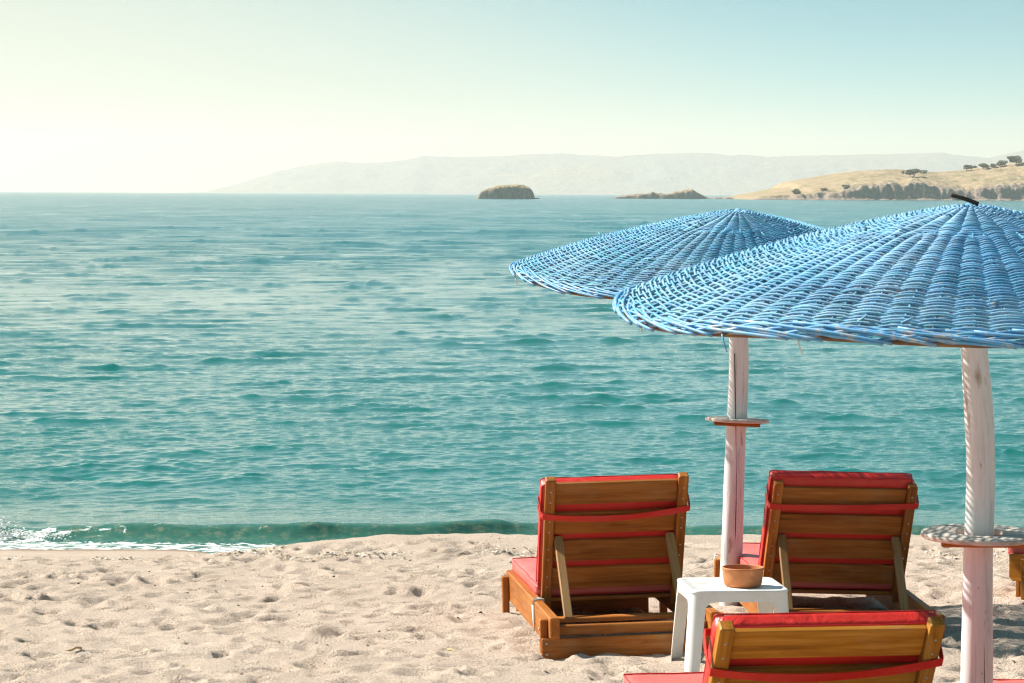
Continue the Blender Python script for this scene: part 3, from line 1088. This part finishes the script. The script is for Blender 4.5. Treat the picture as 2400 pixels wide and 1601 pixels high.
def lounger(pose, dims, label, strap_bl, strap_sag, cush_top, wood, cush_dx=0., foot=.30, seat=True, bolts=True):
    x, y, z, yaw, pit, rol = pose
    w, hb, yp, a, Lb, zt, L = dims
    root = empty('sun_lounger', (x, y, z))
    A = Matrix.Rotation(yaw, 3, 'Z') @ Matrix.Rotation(pit, 3, 'X') @ Matrix.Rotation(-rol, 3, 'Y')
    root.rotation_euler = A.to_euler()
    tag(root, label, 'sun lounger', 'wooden sun loungers with red cushions')
    rt_, rh = .046, .102
    for s in (-1, 1):
        rail(s * (w - rt_ / 2), rt_, L, zt, rh, wood, root)
        for yy in (.115, L - .12):
            board('leg', (.036, .056, .40), (s * (w + .0185), yy, zt - .018 - .20), wood, root)
            if bolts:
                for q in (.035, .085):
                    tube_obj('bolt', [(s * (w + .036), yy, zt - .03 - q), (s * (w + .041), yy, zt - .03 - q)], .006, BOLT, root, 8)
    # cross members at the head end
    lo = board('cross_board', (2 * w + .066, .024, .100), (0, .074, zt - rh - .052), wood, root)
    if bolts:
        for s in (-1, 1):
            for q in (-.026, .026):
                tube_obj('bolt', [(s * (w + .012), .063, zt - rh - .052 + q), (s * (w + .012), .058, zt - rh - .052 + q)], .0065, BOLT, root, 8)
    board('cross_bar', (2 * (w - rt_) - .002, .045, .046), (0, .112, zt - rh + .028), wood, root)
    board('prop_rest', (2 * (w - rt_) - .002, .075, .022), (0, .335, zt - .055), wood, root)
    board('cross_board', (2 * (w - rt_) - .002, .024, foot), (0, L - .03, zt - .01 - foot / 2), wood, root)
    # seat slats
    n = 7
    for i in range(n):
        yy = yp + .09 + (L - yp - .16) * i / (n - 1)
        board('seat_slat', (2 * (w - rt_) - .004, .085, .02), (0, yy, zt - .022), wood, root)
    # backrest
    br = empty('backrest', (0, yp, zt - .03), root)
    br.rotation_euler = (a, 0, 0)          # local z runs up the back, local y towards the sitter
    for s in (-1, 1):
        board('back_stile', (.048, .048, Lb + .04), (s * (hb - .024), .024, (Lb - .04) / 2), wood, br, bevel=.005)
    for c in (.606, .438, .28, .12):
        c *= Lb / .70
        board('back_slat', (2 * (hb - .048) - .002, .022, .119 * Lb / .70), (0, .036, c), wood, br, bevel=.003)
    for c in (.606, .438, .28, .12):
        for s in (-1, 1):
            for q in (-.03, .03):
                zz_ = c * Lb / .70 + q
                tube_obj('screw', [(s * (hb - .024), .001, zz_), (s * (hb - .024), -.0015, zz_)], .0045, BOLT, br, 8)
    # props
    bl = .335 * Lb / .70
    ty, tz = yp - bl * sin(a) + .012 * cos(a), zt - .03 + bl * cos(a) + .012 * sin(a)
    py, pz = .335, zt - .044
    dy, dz = ty - py, tz - pz
    Lp = sqrt(dy * dy + dz * dz)
    for s in (-1, 1):
        board('prop', (.042, .026, Lp + .05), (s * (hb - .073), (ty + py) / 2 - .012, (tz + pz) / 2 + .012), WOOD_GREY, root, (atan2(-dy, dz), 0, 0), wear=.001)
    # cushions
    if seat:
        cushion('seat_cushion', .372, (L - yp - .02) / 2, .034, root, (0, yp + .05 + (L - yp - .02) / 2, zt + .028), mat=RED_SUNLIT)
    hz = .036
    bc = cushion('back_cushion', hb + .003, (Lb + cush_top - .04) / 2, hz, br, (cush_dx, .048 + hz + .002, .04 + (Lb + cush_top - .04) / 2), (pi / 2, 0, 0))
    # strap round stiles and cushion
    s_off = hb + .012
    loopp = []
    zb = strap_bl
    for u in np.linspace(-1, 1, 15):
        sag = strap_sag * (1 - u * u)
        loopp.append((u * s_off, -.006 - .004 * (1 - u * u), zb - sag + .012 * u))
    for u in np.linspace(0, 1, 5)[1:]:
        loopp.append((s_off + .001 * sin(u * pi), -.006 + u * .128, zb + .012 + .022 * u))
    for u in np.linspace(1, -1, 9)[1:]:
        loopp.append((u * s_off, .128 + .004, zb + .034 + .004 * u))
    for u in np.linspace(0, 1, 5)[1:-1]:
        loopp.append((-s_off - (.003 + max(0, -cush_dx)) * sin(u * pi), .128 - u * .134, zb + .03 - .042 * u))
    P = np.array(loopp)
    n = len(P)
    V = []
    hw = .0165
    for i in range(n):
        t_ = P[(i + 1) % n] - P[i - 1]
        t_ /= np.linalg.norm(t_)
        o_ = np.cross(t_, [0, 0, 1]); o_ /= np.linalg.norm(o_)
        tw = .25 * sin(i * .9)
        upd = np.array([0, 0, 1.]) * cos(tw) + o_ * sin(tw) * .35
        for (e, h) in ((0, -1), (.0028, -1), (.0028, 1), (0, 1)):
            V.append(P[i] + o_ * e + upd * hw * h)
    Fs = []
    for i in range(n):
        j = (i + 1) % n
        for q in range(4):
            Fs.append((i * 4 + q, i * 4 + (q + 1) % 4, j * 4 + (q + 1) % 4, j * 4 + q))
    me = mesh_data('strap', V, Fs)
    bmx = bmesh.new(); bmx.from_mesh(me); bmesh.ops.recalc_face_normals(bmx, faces=bmx.faces); bmx.to_mesh(me); bmx.free()
    link('strap', me, RED, br)
    return root


D1 = (.404, .350, .775, .45, .700, .212, 1.90)
L1 = lounger((.591, 13.266, .012, .111, -.013, .026), D1, 'sunlit wooden sun lounger with red cushions and white cord tied round its rail', .515, .030, -.050, WOOD, -.014)
# cord tied to its left rail
ty = .62
cord = []
for u in np.linspace(0, 1, 13):
    an = u * 2 * pi
    cord.append((-.381 + .030 * cos(an) * 1.0, ty + .012 * sin(an * 2), .212 - .05 + .058 * sin(an)))
cord = [(-.354, ty + .03, .205), (-.356, ty + .02, .217), (-.38, ty + .01, .219), (-.403, ty, .216), (-.411, ty - .01, .190), (-.411, ty - .012, .15), (-.412, ty - .03, .10), (-.413, ty - .05, .072)]
tube_obj('cord', cord, .005, STRING, L1, 5)
cord = [(-.356, ty + .05, .212), (-.375, ty + .045, .220), (-.403, ty + .035, .218), (-.412, ty + .02, .19), (-.410, ty + .01, .135), (-.414, ty - .005, .105)]
tube_obj('cord', cord, .005, STRING, L1, 5)

D2 = (.412, .369, .719, .42, .66, .152, 1.922)
L2 = lounger((1.718, 13.95, -.013, .08, .022, -.027), D2, 'wooden sun lounger shaded by the parasol with its red back cushion standing proud', .545, .006, .018, WOOD, -.012, .07)
tube_obj('cord', [(-.40, 1.80, .15), (-.42, 1.79, .163), (-.45, 1.78, .155), (-.55, 1.74, .10), (-.72, 1.70, .03), (-.80, 1.68, -.01)], .003, STRING, L2, 5)
tube_obj('cord', [(-.395, 1.82, .14), (-.41, 1.83, .16), (-.445, 1.81, .165), (-.452, 1.79, .14), (-.44, 1.77, .15)], .005, STRING, L2, 5)

D3 = (.404, .363, .765, .523, .673, .212, 1.959)
L3 = lounger((1.069, 8.462, .057, .149, .057, 0), D3, 'golden worn wooden sun lounger seen from behind with a sagging red strap', .515, .040, -.036, WOOD_AGED, .006)
D5 = (.404, .360, .765, .50, .68, .212, 1.93)
L5 = lounger((2.40, 8.47, .07, .149, .045, 0), D5, 'red cushioned sun lounger just past the pole of the holed-shelf parasol', .52, .02, .0, WOOD_AGED)
yaw4 = .92
far_l = Vector((2.795, 15.72, 0))
rr4 = far_l - (Matrix.Rotation(yaw4, 3, 'Z') @ Vector((-.42, 1.86, 0)))
L4 = lounger((rr4.x, rr4.y, .0, yaw4, -.01, 0), (.404, .350, .775, .45, .70, .225, 1.90), 'wooden sun lounger turned sideways with only its foot end showing by the holed shelf', .515, .02, .0, WOOD_AGED)


# ------------------------------------------------------------------ plastic stool with its bowl
def stool(cx, cy, z0, yaw):
    root = empty('side_table', (cx, cy, z0))
    root.rotation_euler = (0, 0, yaw)
    tag(root, 'white plastic side table with a clay bowl on it', 'side table')
    Ht, half, rc = .405, .222, .05
    # perimeter of a rounded square, with the share of each point along its side
    per = []
    for q in range(4):
        a0 = q * pi / 2
        ca, sa = cos(a0), sin(a0)
        for u in np.linspace(-1, 1, 21)[:-1]:
            p = np.array([half, u * (half - rc)])
            per.append((ca * p[0] - sa * p[1], sa * p[0] + ca * p[1], abs(u) * (half - rc), ca, sa))
        for b in np.linspace(0, pi / 2, 7)[:-1]:
            p = np.array([half - rc + rc * cos(b), half - rc + rc * sin(b)])
            nx, ny = cos(b), sin(b)
            per.append((ca * p[0] - sa * p[1], sa * p[0] + ca * p[1], half, ca * nx - sa * ny, sa * nx + ca * ny))
    n = len(per)
    rows_ = 14
    V = []; V2 = []
    for k in range(rows_ + 1):
        for (px, py, d, nx, ny) in per:
            # skirt: an arch between the legs
            leg_w = .052
            xx = (half - leg_w - d) / .05
            arch = Ht - .052 - .05 * (1 - min(1, max(0, xx))) ** 2 * 1.0
            zb = 0.0 - .06 if d > half - leg_w else arch
            z = (Ht - .012) + (zb - (Ht - .012)) * k / rows_
            sp = 1 + (.34 * (1 - z / Ht)) * .40
            V.append((px * sp, py * sp, z))
            V2.append(((px - nx * .0045) * sp, (py - ny * .0045) * sp, z))
    F1 = grid_faces(rows_ + 1, n, True)
    nn = len(V)
    Fl = [tuple(q) for q in F1] + [tuple(q[::-1] + nn) for q in F1]
    for j in range(n):
        a_, b_ = rows_ * n + j, rows_ * n + (j + 1) % n
        Fl.append((a_, b_, b_ + nn, a_ + nn))
    me = mesh_data('leg_frame', V + V2, Fl, True)
    bmx = bmesh.new(); bmx.from_mesh(me); bmesh.ops.recalc_face_normals(bmx, faces=bmx.faces); bmx.to_mesh(me); bmx.free()
    try:
        me.set_sharp_from_angle(angle=radians(40))
    except Exception:
        pass
    link('leg_frame', me, PLASTIC, root)
    # top: rounded rim with a slightly sunk panel
    rings = [(1.016, Ht - .012), (1.016, Ht - .004), (1.004, Ht), (.93, Ht + .001), (.915, Ht - .003), (.5, Ht - .003), (.02, Ht - .002)]
    V = []
    for (s, z) in rings:
        V += [(p[0] * s, p[1] * s, z) for p in per]
    Fl = [tuple(q) for q in grid_faces(len(rings), n, True)]
    Fl.append(tuple(range((len(rings) - 1) * n, len(rings) * n)))
    me = mesh_data('table_top', V, Fl, True)
    bmx = bmesh.new(); bmx.from_mesh(me); bmesh.ops.recalc_face_normals(bmx, faces=bmx.faces); bmx.to_mesh(me); bmx.free()
    top = link('table_top', me, PLASTIC, root)
    th = np.arange(20) * 2 * pi / 20
    Vd = np.stack([-.13 + .030 * np.cos(th), .055 + .022 * np.sin(th), np.full(20, Ht - .0022)], -1)
    Vd = np.concatenate([Vd, Vd + [0, 0, -.004]])
    link('drain_mark', mesh_data('drain_mark', Vd, [tuple(range(20)), tuple(range(39, 19, -1))] + [(i, (i + 1) % 20, 20 + (i + 1) % 20, 20 + i) for i in range(20)]), SHELF, top)
    return root


zs = .012
stool(1.012, 12.955, zs, .10)


def lathe(name, prof, loc, mat, sides=40):
    th = np.arange(sides) * 2 * pi / sides
    V = []
    for (r, z) in prof:
        V += [(r * cos(t), r * sin(t), z) for t in th]
    me = mesh_data(name, V, [tuple(q) for q in grid_faces(len(prof), sides, True)] + [tuple(range(sides))[::-1], tuple(range((len(prof) - 1) * sides, len(prof) * sides))], True)
    o = link(name, me, mat)
    o.location = loc
    return o


bw = lathe('bowl', [(.074, 0), (.082, .004), (.088, .02), (.091, .05), (.0925, .072), (.096, .077), (.0965, .084), (.0945, .0875), (.0905, .0875), (.089, .083), (.087, .05), (.083, .018), (.075, .011), (.01, .010)], (1.058, 12.90, zs + .403), TERRA)
tag(bw, 'round terracotta bowl standing on the white side table', 'bowl')

# ------------------------------------------------------------------ litter on the sand
_p = Mat('dry_litter', .9, .15)
_oi = _p.attr('tone').outputs['Fac']
_p.color(_p.ramp(_oi, [(0, (.09, .065, .045)), (.35, (.30, .22, .14)), (.6, (.62, .54, .42)), (1, (.78, .74, .66))]))
LITTER = _p.m
V = []; Fc = []; tone = []
for _ in range(4200):
    mode = random.random()
    if mode < .62:                   # drift line near the water
        x = random.uniform(-4.2, 4.4)
        yline = 18.55 + .22 * float(vnoise(x * .8, 2.2, 4)) if x < -1.5 else 18.0 + .3 * float(vnoise(x * .9, 7.2, 4))
        if vnoise(x * 2.3, 9.7, 14) < -.15: continue
        y = random.gauss(yline, .14)
    elif mode < .74:
        y = random.uniform(16, 19.2); x = random.uniform(-4.2, 4.4)
    else:
        y = random.uniform(8.5, 18); x = random.uniform(-.21 * y, .21 * y)
    z = ground(x, y)
    sz = random.uniform(.005, .013) * (1.3 if mode < .62 else .8) * (1.5 if random.random() < .12 else 1)
    el = random.uniform(.35, 1.0)
    an = random.uniform(0, 2 * pi)
    M3 = Matrix.Rotation(an, 3, 'Z') @ Matrix.Rotation(random.uniform(-.7, .7), 3, 'X') @ Matrix.Rotation(random.uniform(-.6, .6), 3, 'Y')
    i = len(V)
    for c in ((-1, 0, 0), (0, -el, .15), (1, .1, 0), (0, el, .1), (0, 0, .55 * el)):
        q = M3 @ (Vector(c) * sz)
        V.append((x + q.x, y + q.y, z + .004 + q.z))
    Fc += [(i, i + 1, i + 4), (i + 1, i + 2, i + 4), (i + 2, i + 3, i + 4), (i + 3, i, i + 4), (i, i + 3, i + 2, i + 1)]
    t_ = random.choice([.1, .35, .55, .6, .75, .85, .95, 1.]) if mode < .62 else random.choice([0, .1, .25, .3, .5, .7, .9])
    tone += [t_] * 5
me = mesh_data('shell_litter', V, Fc)
fattr(me, 'tone', tone)
tag(link('shell_litter', me, LITTER), 'bits of shell and dried weed strewn along the drift line', 'beach litter', kind='stuff')

_p = Mat('dry_straw', .8, .2, (.52, .40, .20)); STRAW = _p.m
for (x, y, L_, an, lab) in [(-2.08, 13.3, .13, .55, 'pale straw stalk lying alone on the sand'), (-.28, 13.55, .07, 2.3, 'short curled brown stalk on the sand before the sunlit lounger'),
                            (-2.55, 13.75, .06, .2, 'stubby brown husk lying on the open sand'), (.34, 13.62, .10, .5, 'dark thin twig beside the rail of the corded lounger')]:
    P = []
    for u in np.linspace(-.5, .5, 6):
        px, py = x + u * L_ * cos(an), y + u * L_ * sin(an)
        P.append((px, py, ground(px, py) + .006 + .012 * cos(u * pi)))
    o = tube_obj('dry_stalk', P, .004 if 'dark' in lab else .006, CRACK if 'dark' in lab else STRAW, None, 5)
    tag(o, lab, 'stalk')

# ------------------------------------------------------------------ haze over the bay
x0, x1, y0, y1, z0, z1 = -9000, 9000, -140, 10800, -24, 205
V = [(x, y, z) for x in (x0, x1) for y in (y0, y1) for z in (z0, z1)]
me = mesh_data('haze', V, [(0, 1, 3, 2), (4, 6, 7, 5), (0, 4, 5, 1), (2, 3, 7, 6), (0, 2, 6, 4), (1, 5, 7, 3)])
hm = bpy.data.materials.new('haze_air'); hm.use_nodes = True
nt = hm.node_tree; nt.nodes.clear()
ho = nt.nodes.new('ShaderNodeOutputMaterial'); pv = nt.nodes.new('ShaderNodeVolumePrincipled')
pv.inputs['Color'].default_value = (.91, .88, .845, 1)
pv.inputs['Density'].default_value = 1.4e-4
pv.inputs['Anisotropy'].default_value = .35
nt.links.new(pv.outputs[0], ho.inputs['Volume'])
hz = link('haze', me, hm)
hz['kind'] = 'stuff'
hz.display_type = 'WIRE'
